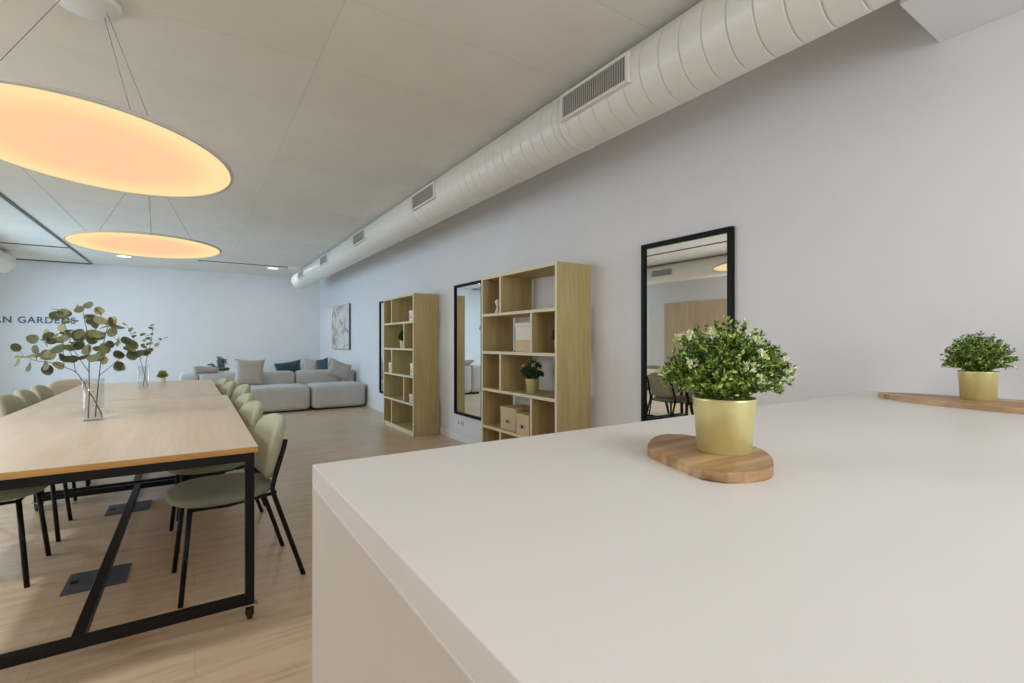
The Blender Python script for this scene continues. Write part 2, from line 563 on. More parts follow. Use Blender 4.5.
c2 = (-.39, 6.095, 2.15)
pendant('farther round glowing disc pendant hanging over the end of the table', c2, .63, (.0096, -.028), (-.385, 5.98), .14,
        [((-.49, 5.96, 0), (-.788, 5.925, 0)), ((-.385, 5.9, 0), (-.338, 5.75, 0)), ((-.29, 5.97, 0), (0.0, 5.86, 0)), ((-.38, 6.07, 0), (-.39, 6.5, 0)), ((-1.31, 5.53, 0), (-.788, 5.925, 0))])
M['down'], _n, _e = mat_emit('downlight_glow', (1, .98, .94, 1), 3.0)
def downlight(label, x, y):
    root = thing('recessed_downlight', label, 'ceiling light', (x, y, ZC), 0, 'round downlights in the ceiling')
    MB().lathe([(.125, 0), (.125, -.008), (.108, -.012), (.105, -.006)], 40, cap=False).build('trim_ring', M['white'], root)
    MB().lathe([(.106, -.007), (.05, -.0072), (.001, -.0072)], 40, cap=False).build('diffuser', M['down'], root)
downlight('round ceiling downlight just below the farther disc pendant', -1.107, 11.57)
downlight('round ceiling downlight near the far end of the right duct', 1.427, 11.68)

# ------------------------------------------------------------------ counter
ZT = .965
CX0, CY1, CY0 = .188, .985, -.35
wt = MB().box(CX0, XR, CY0, CY1, ZT - .037, ZT, .0015, 2)
tag(wt.build('worktop', M['counter']), 'large plain white worktop in the foreground, carrying two potted plants', 'worktop')
cab = thing('base_cabinet', 'white kitchen cabinet run under the large white worktop', 'cabinet', (CX0, CY0, 0))
W, D = XR - CX0 - .006, CY1 - CY0
H = ZT - .037
MB().box(.0, .022, .0, D - .001, .0, H - .004, .001, 1).build('end_panel', M['cabinet'], cab)
MB().box(.022, W, D - .022, D - .002, 0, H - .004).build('back_panel', M['cabinet'], cab)
MB().box(.0005, W, .001, D - .0015, H - .004, H).build('reveal_strip', M['white'], cab)
MB().box(.022, W, .06, .08, 0, .1).build('plinth', M['cabinet'], cab)
MB().box(.022, W, .03, D - .022, .1, H - .004).build('carcass', M['cabinet'], cab)
for i in range(4):
    x0 = .03 + i * (W - .04) / 4
    d = MB().box(x0, x0 + (W - .04) / 4 - .006, .008, .029, .11, H - .012, .002, 1).build('door', M['cabinet'], cab)
    MB().box(x0 + .1, x0 + .28, -.012, .009, H - .06, H - .048, .002, 1).build('handle', M['steel'], d)

# ------------------------------------------------------------------ potted plants
def leafy(mb_leaf, mb_tip, R, H, z0, n_stem, leaf, tip_n, rnd, squash=1.0, tmin=.15):
    def leaf_at(mb, p, d, size, wide=.5):
        d = d.normalized()
        side = d.cross(Vector((rnd.uniform(-1, 1), rnd.uniform(-1, 1), rnd.uniform(-.3, 1)))).normalized()
        nrm = side.cross(d)
        tip = p + d * size
        a = p + d * size * .5 + side * size * wide * .5 + nrm * size * .12
        b = p + d * size * .5 - side * size * wide * .5 + nrm * size * .12
        v = [mb.bm.verts.new(q) for q in (p, a, tip, b)]
        mb.bm.faces.new((v[0], v[1], v[2])); mb.bm.faces.new((v[0], v[2], v[3]))
    tips = []
    for i in range(n_stem):
        th = rnd.uniform(0, 2 * PI)
        u = rnd.random()
        ph = math.acos(1 - u * 1.12) if u < .9 else rnd.uniform(1.4, 1.85)
        rr = rnd.uniform(.78, 1.0)
        end = Vector((R * rr * math.sin(ph) * math.cos(th), R * rr * math.sin(ph) * math.sin(th), z0 + H * (.14 + .86 * rr * math.cos(ph)) if math.cos(ph) > 0 else z0 + H * (.14 + .25 * math.cos(ph))))
        st = Vector((.25 * R * math.cos(th) * rnd.random(), .25 * R * math.sin(th) * rnd.random(), z0 - .012))
        tips.append((end, (end - st).normalized()))
        k = 12
        for j in range(k):
            t = tmin + (1 - tmin) * (j + rnd.random()) / k
            p = st.lerp(end, t) + Vector((0, 0, .1 * H * math.sin(PI * t)))
            for q in range(3):
                d = (end - st).normalized() * rnd.uniform(.3, 1) + Vector((rnd.uniform(-1, 1), rnd.uniform(-1, 1), rnd.uniform(-.6, .9)))
                leaf_at(mb_leaf, p, d, leaf * rnd.uniform(.7, 1.2))
    rnd.shuffle(tips)
    for (end, d) in tips[:tip_n]:
        for q in range(20):
            dd = d + Vector((rnd.uniform(-1, 1), rnd.uniform(-1, 1), rnd.uniform(-.5, 1)))
            leaf_at(mb_tip, end + Vector((rnd.uniform(-1, 1), rnd.uniform(-1, 1), rnd.uniform(-1, 1))) * leaf * .8, dd, leaf * rnd.uniform(.7, 1.05), .6)
def boxwood(label, loc, r0, r1, h, R, H, seed, stems, leaf, tips, group, pot_m='gold', leaf_m='leaf_box'):
    rnd = random.Random(seed)
    root = thing('potted_plant', label, 'potted plant', loc, rnd.uniform(0, 6), group)
    MB().lathe([(r0 * .95, .0), (r0, .003), (r0 + (r1 - r0) * .97, h - .004), (r1 + .0012, h), (r1 - .002, h), (r1 - .004, h - .02)], 40, cap=False).grid(
        [[(q * math.cos(2 * PI * k / 40), q * math.sin(2 * PI * k / 40), .001) for k in range(40)] for q in (r0 * .95, .001)], True).build('pot', M[pot_m], root)
    MB().lathe([(r1 - .003, h - .014), (.5 * r1, h - .008), (.001, h - .006)], 24, cap=False).build('soil', M['soil'], root)
    a, b = MB(), MB()
    leafy(a, b, R, H, h, stems, leaf, tips, rnd)
    a.build('foliage', M[leaf_m], root, False)
    if tips:
        b.build('blossoms', M['blossom'], root, False)
    else:
        b.bm.free()
    return root

def smooth_loop(pts, n=96):
    out = []
    m = len(pts)
    for i in range(n):
        t = i * m / n
        k = int(t); u = t - k
        p0, p1, p2, p3 = (Vector(pts[(k + d) % m]) for d in (-1, 0, 1, 2))
        out.append(.5 * ((2 * p1) + (p2 - p0) * u + (2 * p0 - 5 * p1 + 4 * p2 - p3) * u * u + (3 * p1 - p0 - 3 * p2 + p3) * u ** 3))
    return out
BT = .0185
op = [(647.9, 444), (655.8, 436.3), (674.3, 433.5), (698, 436.6), (727, 440.5), (753.5, 446.4), (767, 452.5), (773.5, 461), (769, 468.5), (745.5, 472), (712.6, 471.5), (687.5, 463.5), (663.7, 454.5), (650.5, 448.5)]
ol = [at_z(x, y, ZT + BT).to_2d() for x, y in op]
cen = sum(ol, Vector((0, 0))) / len(ol)
bo = MB().prism([p - cen for p in smooth_loop(ol)], 0, BT, .0085).build('serving_board', M['acacia_short'])
bo.location = (cen.x, cen.y, ZT)
# the grain runs along the board
tag(bo, 'short rounded acacia board under the nearer gold potted plant', 'serving board', 'wooden boards on the worktop')
PP = at_z(724, 450.5, ZT + BT)
boxwood('big boxwood plant with cream tips in gold pot, nearer on the worktop', (PP.x, PP.y, ZT + BT), .0505, .0585, .106, .127, .157, 3, 340, .0108, 22, 'gold potted plants on the worktop')
b2 = []
for k in range(64):
    a = 2 * PI * k / 64
    u = math.cos(a)
    wy = .335 * u
    wx = .158 * (abs(math.sin(a)) ** 1.15) * (1 if math.sin(a) > 0 else -1) * (1 - .18 * u)
    b2.append((wx, wy))
bo2 = MB().prism(b2, 0, BT, .005).build('serving_board', M['acacia'])
bo2.location = (2.405, .54, ZT); bo2.rotation_euler = (0, 0, math.radians(-6))
tag(bo2, 'long pointed acacia board under the plant by the right wall', 'serving board', 'wooden boards on the worktop')
P2 = at_z(978, 399.5, ZT + BT)
boxwood('boxwood plant in gold pot on the worktop against the right wall', (P2.x, P2.y, ZT + BT), .0505, .0585, .106, .110, .152, 11, 270, .0108, 6, 'gold potted plants on the worktop')

# ------------------------------------------------------------------ tables
def table(label, x0, x1, y0, y1, group):
    root = thing('dining_table', label, 'table', ((x0 + x1) / 2, (y0 + y1) / 2, 0), 0, group)
    w, l = (x1 - x0) / 2, (y1 - y0) / 2
    zt = .75
    mb = MB().box(-w, w, -l, l, zt - .026, zt, .0015, 1)
    for f in mb.bm.faces:
        f.material_index = 0 if f.normal.z > .5 or f.calc_center_median().z > zt - .0008 else 1
    mb.build('tabletop', [M['tabletop'], M['tableedge']], root)
    t = .035
    fx, fy = w - .012, l - .02
    fr = MB()
    zb, za = zt - .026 - .04, zt - .026
    fr.box(-fx, fx, -fy, -fy + t, zb, za, .002, 1); fr.box(-fx, fx, fy - t, fy, zb, za, .002, 1)
    fr.box(-fx, -fx + t, -fy + t, fy - t, zb, za, .002, 1); fr.box(fx - t, fx, -fy + t, fy - t, zb, za, .002, 1)
    fr.build('apron_frame', M['black'], root)
    for sx in (-1, 1):
        for sy in (-1, 1):
            xa, xb = sorted((sx * fx, sx * (fx - t)))
            ya, yb = sorted((sy * fy, sy * (fy - t)))
            lg = MB().box(xa, xb, ya, yb, .065, zb, .002, 1).build('leg', M['black'], root)
            cx, cy = (xa + xb) / 2, (ya + yb) / 2
            ca = MB()
            ca.box(cx - .03, cx + .03, cy - .02, cy + .02, .058, .065, .001, 1, 0)
            ca.box(cx - .016, cx - .011, cy - .014, cy + .014, .02, .058, .001, 1, 1)
            ca.box(cx + .011, cx + .016, cy - .014, cy + .014, .02, .058, .001, 1, 1)
            ca.grid([[(cx + xx, cy + .024 * math.cos(2 * PI * k / 20), .024 + .024 * math.sin(2 * PI * k / 20)) for k in range(20)] for xx in (-.01, .01)], True, True, True, 1)
            ca.build('caster', [M['steel'], M['rubber']], lg)
    for sy in (-1, 1):
        ya, yb = sorted((sy * fy, sy * (fy - t)))
        MB().box(-fx + t, fx - t, ya, yb, .065, .105, .002, 1).build('foot_rail', M['black'], root)
    MB().box(-.02, .02, -fy + t, fy - t, .066, .104, .002, 1).build('centre_rail', M['black'], root)
    return root
table('oak topped dining table on black casters, nearer of the two end to end', -.96, .229, 2.348, 4.75, 'oak tables pushed end to end')
t2 = table('second oak topped table pushed against the far end of the first', -.975, .178, 4.772, 6.77, 'oak tables pushed end to end')
t2.rotation_euler = (0, 0, .014)

# floor boxes
def floor_box(label, px, py, w, l):
    p = at_z(px, py, 0)
    root = thing('floor_socket_box', label, 'floor socket', (p.x, p.y, 0), 0, 'floor boxes under the tables')
    MB().box(-w, w, -l, l, 0, .006, .002, 1).build('lid', M['floorbox'], root)
    MB().box(-w + .012, w - .012, -l + .012, l - .012, .0055, .0072, .0005, 1).build('lid_inlay', M['floorbox'], root)
    MB().box(-w + .02, -w + .05, -.02, .02, .007, .009, .001, 1).build('cable_flap', M['black'], root)
floor_box('dark metal floor socket lid under the near end of the table', 98, 579, .125, .125)
floor_box('dark metal floor socket lid farther back under the same table', 129, 508, .125, .125)

# ------------------------------------------------------------------ chairs
def superell(a, n):
    c, s_ = math.cos(a), math.sin(a)
    return (math.copysign(abs(c) ** (2 / n), c), math.copysign(abs(s_) ** (2 / n), s_))
def make_chair(label, seat_m, back_m, group):
    root = thing('dining_chair', label, 'chair', (0, 0, 0), 0, group)
    s = MB()
    prof = [(.001, -.018), (.80, -.019), (.92, -.017), (.985, -.006), (1.0, .004), (.97, .02), (.9, .028), (.7, .033), (.4, .034), (.001, .0345)]
    N = 48
    rows = []
    for q, z in prof:
        row = []
        for k in range(N):
            x, y = superell(2 * PI * k / N, 2.5)
            row.append((.232 * q * x - .005, .235 * q * y, .447 + z))
        rows.append(row)
    s.grid(rows, True).build('seat', seat_m, root)
    b = MB()
    # cushion back: superellipse plate, bent round the sitter, tilted back
    rows = []
    for q, d in [(.001, -.028), (.5, -.028), (.86, -.026), (.96, -.017), (1.0, 0), (.97, .017), (.88, .026), (.5, .028), (.001, .028)]:
        row = []
        for k in range(N):
            y, z = superell(2 * PI * k / N, 2.9)
            y *= .232 * q; z *= .160 * q
            row.append((.236 + d + z * .22 - 1.0 * y * y, y, .645 + z - d * .2))
        rows.append(row)
    b.grid(rows, True).build('backrest', back_m, root)
    for sy in (-1, 1):
        MB().tube([(-.15, sy * .165, .425), (-.19, sy * .21, 0)], .0115).build('leg', M['black'], root)
        MB().tube([(.256, sy * .19, .70), (.244, sy * .198, .655), (.202, sy * .206, .52), (.190, sy * .208, .468), (.198, sy * .209, .43), (.335, sy * .22, 0)], .0115).build('leg', M['black'], root)
    f = MB()
    for sy in (-1, 1):
        f.tube([(-.152, sy * .165, .415), (.0, sy * .19, .415), (.21, sy * .207, .445)], .008, 8)
    f.tube([(-.15, -.165, .415), (-.15, .165, .415)], .008, 8)
    f.tube([(.19, -.205, .44), (.12, -.16, .418), (.12, .16, .418), (.19, .205, .44)], .008, 8)
    f.build('seat_frame', M['black'], root)
    return root
RCH = [(.118, 2.875, .085, 'sage green upholstered chair at the near right corner of the table'),
       (.085, 3.57, .10, 'second green chair from the camera along the right table side'),
       (.085, 4.16, .06, 'third green chair from the camera along the right table side'),
       (.14, 5.075, .10, 'fourth green chair from the camera along the right table side'),
       (.055, 5.54, .06, 'fifth green chair from the camera along the right table side'),
       (.02, 6.06, .08, 'green chair farthest along the right table side, next to sofas')]
LCH = [(-0.875, 3.49, 0, 'nearest green chair on the left table side, only seat and legs showing'),
       (-0.880, 4.13, .03, 'second green chair along the left table side, cut by the frame'),
       (-0.935, 5.075, -.03, 'third green chair along the left side, its back at the frame edge'),
       (-0.940, 5.56, .04, 'fourth green chair along the left table side, behind the vase'),
       (-0.940, 6.04, .0, 'last green chair along the left side, in front of the beige one')]
chair0 = None
for (x, y, rz, lab) in RCH:
    if chair0 is None:
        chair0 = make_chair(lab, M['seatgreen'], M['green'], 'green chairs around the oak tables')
        chair0.location = (x, y, 0); chair0.rotation_euler = (0, 0, rz)
    else:
        repeat(chair0, lab, (x, y, 0), rz)
for (x, y, rz, lab) in LCH:
    repeat(chair0, lab, (x, y, 0), PI + rz)
bc = make_chair('beige upholstered chair at the far left end of the tables', M['beige'], M['beige'], None)
bc.location = (-.93, 6.62, 0); bc.rotation_euler = (0, 0, PI - .75)

# ------------------------------------------------------------------ vases with eucalyptus
def vase(label, p, r, h, group):
    mb = MB().lathe([(.001, 0), (r - .002, 0), (r, .003), (r, h), (r - .003, h), (r - .003, .01), (.001, .01)], 40, cap=False)
    o = mb.build('glass_vase', M['vase'])
    o.location = p
    tag(o, label, 'vase', group)
V1 = at_z(93.5, 420, .75)
V2 = at_z(143.5, 388, .75)
vase('clear glass cylinder vase nearer the camera on the oak table', (V1.x, V1.y, .75), .049, .238, 'glass vases on the tables')
vase('clear glass cylinder vase farther away near the table end', (V2.x, V2.y, .75), .046, .215, 'glass vases on the tables')
def zpt(q, d, base, off):
    p = at_d(q[0] / 4.88, 290 + q[1] / 4.88, d)
    return p + Vector((SN, CS, 0)) * off
def euc_branch(label, main, twigs, leaves, d, depth, leaf_r, rnd, group, r_in, base):
    mb = MB()
    pts_all = []
    def sweep(pl, r0, r1, o0, o1):
        P = []
        n = len(pl)
        for i, q in enumerate(pl):
            o = o0 + (o1 - o0) * i / max(1, n - 1)
            P.append(zpt(q, d, None, o))
        # smooth
        S = []
        for i in range(n - 1):
            for k in range(5):
                t = k / 5
                p0 = P[max(0, i - 1)]; p1 = P[i]; p2 = P[i + 1]; p3 = P[min(n - 1, i + 2)]
                S.append(.5 * (2 * p1 + (p2 - p0) * t + (2 * p0 - 5 * p1 + 4 * p2 - p3) * t * t + (3 * p1 - p0 - 3 * p2 + p3) * t ** 3))
        S.append(P[-1])
        return S
    root = thing('eucalyptus_branch', label, 'eucalyptus branch', base, 0, group)
    off = Vector(base)
    S = sweep(main, 0, 0, depth[0], depth[1])
    S[0].z = .764
    def clip(p):
        if p.z < .97:
            v = Vector((p.x - base[0], p.y - base[1]))
            if v.length > r_in:
                v *= r_in / v.length
                p.x, p.y = base[0] + v.x, base[1] + v.y
        return p
    S = [clip(p) for p in S]
    mb.tube([p - off for p in S], [.0034 - .0022 * i / len(S) for i in range(len(S))], 7)
    pts_all += S[10:]
    for (tw, o1) in twigs:
        m0 = zpt(tw[0], d, None, 0)
        j = min(range(len(S)), key=lambda i: (S[i] - zpt(tw[0], d, None, (S[i] - m0).dot(Vector((SN, CS, 0))))).length)
        o0 = (S[j] - m0).dot(Vector((SN, CS, 0)))
        tS = sweep(tw, 0, 0, o0, o1)
        tS[0] = S[j].copy()
        mb.tube([p - off for p in tS], [.002 - .0011 * i / len(tS) for i in range(len(tS))], 6)
        pts_all += tS[2:]
    lf = MB()
    for q in leaves:
        c0 = zpt(q, d, None, 0)
        fw = Vector((SN, CS, 0))
        j = min(range(len(pts_all)), key=lambda i: (pts_all[i] - (c0 + fw * (pts_all[i] - c0).dot(fw))).length)
        an = pts_all[j]
        c = c0 + fw * ((an - c0).dot(fw) + rnd.uniform(-.03, .03))
        mb.tube([an - off, (an + c) / 2 - off + Vector((0, 0, .004)), c - off], .0009, 5)
        R = leaf_r * rnd.uniform(.75, 1.15)
        # leaf disc: long axis along the petiole, faces up and towards a random side
        ax = (c - an)
        ax = (ax.normalized() if ax.length > 1e-4 else Vector((1, 0, 0))) + Vector((rnd.uniform(-.5, .5), rnd.uniform(-.5, .5), rnd.uniform(-.4, .4)))
        ax.normalize()
        nn = Vector((rnd.uniform(-.5, .5), rnd.uniform(-1.1, -.1), rnd.uniform(.1, .9)))
        nn = (nn - ax * nn.dot(ax)).normalized()
        sd = nn.cross(ax)
        ctr = lf.bm.verts.new(c - off - nn * R * .12)
        ring = []
        for k in range(12):
            a = 2 * PI * k / 12
            rx = R * (1.08 + .12 * math.cos(a)) * math.cos(a)
            ry = R * .92 * math.sin(a)
            ring.append(lf.bm.verts.new(c - off + ax * rx + sd * ry + nn * R * .10 * (math.cos(2 * a))))
        for k in range(12):
            f = lf.bm.faces.new((ctr, ring[k], ring[(k + 1) % 12]))
            f.smooth = True
    mb.build('stem', M['stem'], root)
    lf.build('leaves', M['leaf_euc'], root, False)
    return root
d1 = (V1.x * SN + V1.y * CS)
L_left = [(160, 215), (130, 240), (155, 260), (210, 228), (240, 240), (270, 235), (190, 290), (215, 315), (265, 317), (123, 327), (170, 372), (248, 387), (300, 365), (330, 325), (295, 195), (268, 97), (275, 125), (278, 155), (205, 240), (255, 250), (345, 335), (305, 240)]
L_mid = [(350, 100), (340, 128), (405, 72), (418, 128), (460, 108), (452, 163), (330, 285), (380, 280), (370, 210), (410, 215), (440, 240), (390, 335), (400, 260), (355, 200), (415, 290), (390, 235)]
L_right = [(510, 150), (548, 160), (460, 215), (520, 205), (560, 205), (465, 330), (475, 285), (525, 287), (500, 340), (555, 322), (570, 265), (575, 370), (620, 240), (600, 290), (640, 285), (640, 320), (670, 310), (535, 155), (500, 225), (650, 245), (575, 180), (615, 310)]
rn = random.Random(5)
def dense(lst, k):
    return lst + [(a + rn.uniform(-26, 26), b + rn.uniform(-22, 22)) for a, b in rn.sample(lst, k)]
L_left, L_mid, L_right = dense(L_left, 10), dense(L_mid, 14), dense(L_right, 12)
euc_branch('eucalyptus branch spreading left out of the nearer glass vase', [(500, 628), (455, 530), (440, 500), (410, 440), (385, 400), (335, 375), (270, 352), (215, 345), (160, 322)],
           [([(385, 400), (350, 320), (300, 270), (235, 245), (165, 240)], .06), ([(335, 375), (310, 300), (290, 200), (272, 120)], .05), ([(215, 345), (200, 310), (188, 290)], -.02)],
           L_left, d1, (.01, -.05), .029, rn, 'eucalyptus branches in the near vase', .043, (V1.x, V1.y, .76))
euc_branch('eucalyptus branch rising straight up in the nearer glass vase', [(442, 628), (442, 500), (437, 400), (433, 300), (425, 230), (402, 150), (385, 80)],
           [([(437, 400), (400, 330), (375, 260), (350, 150), (345, 110)], -.07), ([(433, 300), (445, 200), (460, 120)], .05)],
           L_mid, d1, (-.015, .02), .030, rn, 'eucalyptus branches in the near vase', .043, (V1.x, V1.y, .76))
euc_branch('eucalyptus branch bending right out of the nearer glass vase', [(450, 628), (462, 520), (472, 440), (485, 350), (505, 240), (530, 170), (560, 165)],
           [([(478, 415), (520, 380), (570, 335), (640, 300)], .03), ([(485, 350), (540, 290), (600, 250), (640, 240)], -.06)],
           L_right, d1, (.02, .0), .030, rn, 'eucalyptus branches in the near vase', .043, (V1.x, V1.y, .76))
d2 = (V2.x * SN + V2.y * CS)
euc_branch('eucalyptus branch leaning left in the farther glass vase', [(722, 476), (700, 410), (678, 340), (650, 260), (620, 205), (600, 168)],
           [([(678, 340), (700, 290), (690, 225)], .05)],
           [(690, 222), (668, 216), (690, 270), (665, 272), (597, 165), (620, 192), (640, 225), (700, 275), (680, 245), (635, 210), (705, 240)], d2, (0, .05), .024, rn, 'eucalyptus branches in the far vase', .040, (V2.x, V2.y, .76))
euc_branch('eucalyptus branch leaning right in the farther glass vase', [(698, 474), (708, 410), (716, 330), (735, 260), (745, 200), (748, 170)],
           [([(716, 330), (745, 290), (785, 255), (820, 234)], -.05)],
           [(740, 255), (722, 262), (712, 280), (735, 290), (745, 186), (760, 192), (750, 215), (790, 240), (788, 266), (820, 232), (740, 310), (730, 235), (770, 265), (742, 170)], d2, (0, 0), .022, rn, 'eucalyptus branches in the far vase', .040, (V2.x, V2.y, .76))
boxwood('tiny green plant in white pot at the far edge of the table', (-.30, 6.69, .75), .024, .030, .045, .052, .085, 21, 60, .017, 0, None, 'cream', 'leaf_box')

# ------------------------------------------------------------------ bookcases
BH, BL, BD = 1.81, 1.16, .35
def make_bookcase(label, group):
    # origin: near front foot; y away from the camera, x towards the wall
    root = thing('bookcase', label, 'bookcase', (0, 0, 0), 0, group)
    def panel(name, x0, x1, y0, y1, z0, z1):
        mb = MB().box(x0, x1, y0, y1, z0, z1, .001, 1)
        for f in mb.bm.faces:
            f.material_index = 1 if f.calc_center_median().x < x0 + .0015 else 0
        mb.build(name, [M['shelfwood'], M['shelfedge']], root)
    t = .026
    panel('side_panel', 0, BD, 0, t, 0, BH)
    panel('side_panel', 0, BD, BL - t, BL, 0, BH)
    zs = [.035 + i * (BH - t - .035) / 5 for i in range(6)]
    for z in zs:
        panel('shelf', .002, BD - .002, t, BL - t, z, z + t)
    for i in range(5):
        yd = .345 if i % 2 else BL - .335
        panel('divider', .003, BD - .003, yd - t / 2, yd + t / 2, zs[i] + t, zs[i + 1])
    panel('plinth', .012, .03, t, BL - t, 0, zs[0])
    panel('upright_rail', BD - .02, BD - .001, .034, .08, zs[0] + t, zs[1])
    return root, [z + t for z in zs]
B1 = (2.30, 2.893)
B2 = (2.30, 5.775)
bk, ZS = make_bookcase('open oak bookcase nearer the camera, between the two big mirrors', 'oak bookcases against the right wall')
bk.location = (B1[0], B1[1], 0)
repeat(bk, 'open oak bookcase farther away, next to the sofas', (B2[0], B2[1], 0))

def label_box(label, loc, sx, sy, sz, group):
    root = thing('storage_box', label, 'box', loc, 0, group)
    MB().box(-sx, sx, -sy, sy, 0, sz - .03, .002, 1).build('body', M['card'], root)
    MB().box(-sx - .004, sx + .004, -sy - .004, sy + .004, sz - .03, sz, .003, 1).build('lid', M['card'], root)
    h = MB().box(-sx - .004, -sx, -.035, .035, sz * .30, sz * .30 + .035, .001, 1)
    hh = h.build('label_holder', M['steel'], root)
    MB().tube([(-sx - .004, 0, sz * .3 + .0175), (-sx - .010, 0, sz * .3 + .0175)], .009, 14).build('ring', M['black'], hh)
# near bookcase contents (level of shelf tops ZS[0..4], bottom first)
y_of = lambda f: B1[1] + f * BL
label_box('bigger cardboard box with metal label holder, left on the shelf', (B1[0] + .16, B1[1] + .75, ZS[1]), .12, .125, .20, 'cardboard boxes in the near bookcase')
label_box('smaller cardboard box with metal label holder, right on the shelf', (B1[0] + .11, B1[1] + .475, ZS[1]), .10, .095, .175, 'cardboard boxes in the near bookcase')
wb = thing('storage_box', 'tall white lidded box on second shelf of the near bookcase', 'box', (B1[0] + .17, B1[1] + .50, ZS[3]))
MB().box(-.13, .13, -.13, .13, 0, .10, .003, 1).build('lower_half', M['card'], wb)
MB().box(-.129, .129, -.129, .129, .10, .215, .003, 1).build('upper_half', M['cream'], wb)
MB().box(-.134, .134, -.134, .134, .215, .25, .004, 1).build('lid', M['cream'], wb)
boxwood('round leafy plant in gold pot on the near bookcase, third shelf', (B1[0] + .13, B1[1] + .50, ZS[2]), .05, .06, .12, .10, .17, 31, 110, .019, 6, None, 'gold', 'leaf_dark')
boxwood('dark leafy plant half hidden by the near bookcase side panel', (B1[0] + .10, B1[1] + .07 + .03, ZS[3]), .03, .036, .10, .06, .10, 33, 50, .017, 0, None, 'cream', 'leaf_dark')
orn = MB().lathe([(.001, 0), (.028, 0), (.03, .008), (.012, .045), (.010, .06), (.024, .095), (.022, .125), (.001, .13)], 24, cap=False)
o = orn.build('ornament', M['cream']); o.location = (B1[0] + .05, B1[1] + BL - .17 - .05, ZS[4])
tag(o, 'small cream hourglass ornament on top row of near bookcase', 'ornament')
# far bookcase contents
def book_block(label, x, y, z, w, d, h, name='decorative_box'):
    mb = MB().box(-d, d, -w, w, 0, h, .004, 2)
    o = mb.build(name, M['cream']); o.location = (x, y, z)
    tag(o, label, 'box')
def cream_box(label, y, z, w, h):
    root = thing('decorative_box', label, 'box', (B2[0] + .08, B2[1] + y, z), 0, 'cream boxes in the far bookcase')
    MB().box(-.05, .05, -w, w, 0, h * .78, .003, 1).build('body', M['cream'], root)
    MB().box(-.053, .053, -w - .003, w + .003, h * .78, h, .004, 1).build('lid', M['white'], root)
    MB().box(-.0545, -.051, -w * .45, w * .45, h * .25, h * .5, .001, 1).build('front_plate', M['card'], root)
cream_box('cream box on the top row of the far bookcase, near side', .16, ZS[4], .065, .14)
cream_box('cream box on the middle row of the far bookcase, near side', .13, ZS[2], .06, .16)
cream_box('cream box on the middle row of the far bookcase, far side', BL - .2, ZS[2], .06, .14)
cream_box('small cream box on second lowest row of the far bookcase', .17, ZS[1], .05, .11)
boxwood('small dark plant in cream pot in the far bookcase', (B2[0] + .09, B2[1] + .60, ZS[3]), .035, .045, .10, .07, .15, 41, 60, .022, 0, None, 'cream', 'leaf_dark')

# ------------------------------------------------------------------ mirrors and picture
def mirror(label, y0, y1, group):
    root = thing('wall_mirror', label, 'mirror', (XR, (y0 + y1) / 2, .322))
    root['group'] = group
    h, l, w = 1.56, (y1 - y0) / 2, .032
    for nm, a in (('frame', (-l, l, 0, w)), ('frame', (-l, l, h - w, h)), ('frame', (-l, -l + w, w, h - w)), ('frame', (l - w, l, w, h - w))):
        MB().box(-.032, -.001, a[0], a[1], a[2], a[3], .0015, 1).build(nm, M['blackframe'], root)
    MB().box(-.017, -.002, -l + w, l - w, w, h - w).build('mirror_glass', M['mirror'], root)
    return root
mirror('tall black framed mirror nearest the camera, behind the potted plant', 1.682, 2.378, 'black framed mirrors on the right wall')
mirror('black framed mirror between the two bookcases, reflecting the sofa', 4.65, 5.345, 'black framed mirrors on the right wall')
mirror('black framed mirror past the far bookcase, only its edge showing', 7.52, 8.215, 'black framed mirrors on the right wall')
def m_art():
    m, nt, b = new_mat('abstract_painting')
    v = mapped(nt, (1, 1.0, 1.2))
    f = noise(nt, v, 3.0, 6, 0.6, 1.2)
    c = ramp(nt, f, [(.3, rgb(196, 190, 182)), (.45, rgb(222, 216, 208)), (.55, rgb(178, 170, 164)), (.62, rgb(186, 140, 118)), (.72, rgb(214, 204, 196))])
    nt.links.new(c, b.inputs['Base Color'])
    b.inputs['Roughness'].default_value = .8
    return m
M['art'] = m_art()
pt = thing('wall_picture', 'abstract grey and terracotta painting on the wall above the sofa', 'picture', (XR, 10.86, 1.03))
MB().box(-.04, -.001, -.74, .74, 0, .95, .002, 1).build('frame', M['grey_dark'], pt)
MB().box(-.0425, -.039, -.735, .735, .005, .945).build('canvas', M['art'], pt)
so = thing('wall_socket', 'white double wall socket below the middle mirror', 'wall socket', (XR, 5.22, .22))
MB().box(-.010, -.001, -.075, .075, -.04, .04, .003, 1).build('plate', M['white'], so)
for s_ in (-.037, .037):
    MB().tube([(-.0125, s_, 0), (-.009, s_, 0)], .022, 20).build('outlet', M['slat'], so)

# ------------------------------------------------------------------ lettering on the end wall
fc = bpy.data.curves.new('wall_lettering', 'FONT')
fc.body = 'AN GARDENS'
fc.size = .175
fc.extrude = .004
fc.offset = .0022
fc.space_character = 1.12
fc.align_x = 'RIGHT'
fc.align_y = 'CENTER'
M['letter'] = mat_plain('letter_navy', rgb(70, 84, 112), .5)
fc.materials.append(M['letter'])
fo = bpy.data.objects.new('lettering_source', fc)
COL.objects.link(fo)
bpy.context.view_layer.update()
tm = bpy.data.meshes.new_from_object(fo.evaluated_get(bpy.context.evaluated_depsgraph_get()))
bpy.data.objects.remove(fo)
sign = thing('wall_lettering', 'dark blue capital lettering on the white end wall at left', 'sign', (-2.015, YF - .005, 1.615))
sign.rotation_euler = (PI / 2, 0, 0)
tb = bmesh.new(); tb.from_mesh(tm)
bmesh.ops.remove_doubles(tb, verts=tb.verts, dist=1e-5)
left = set(tb.verts)
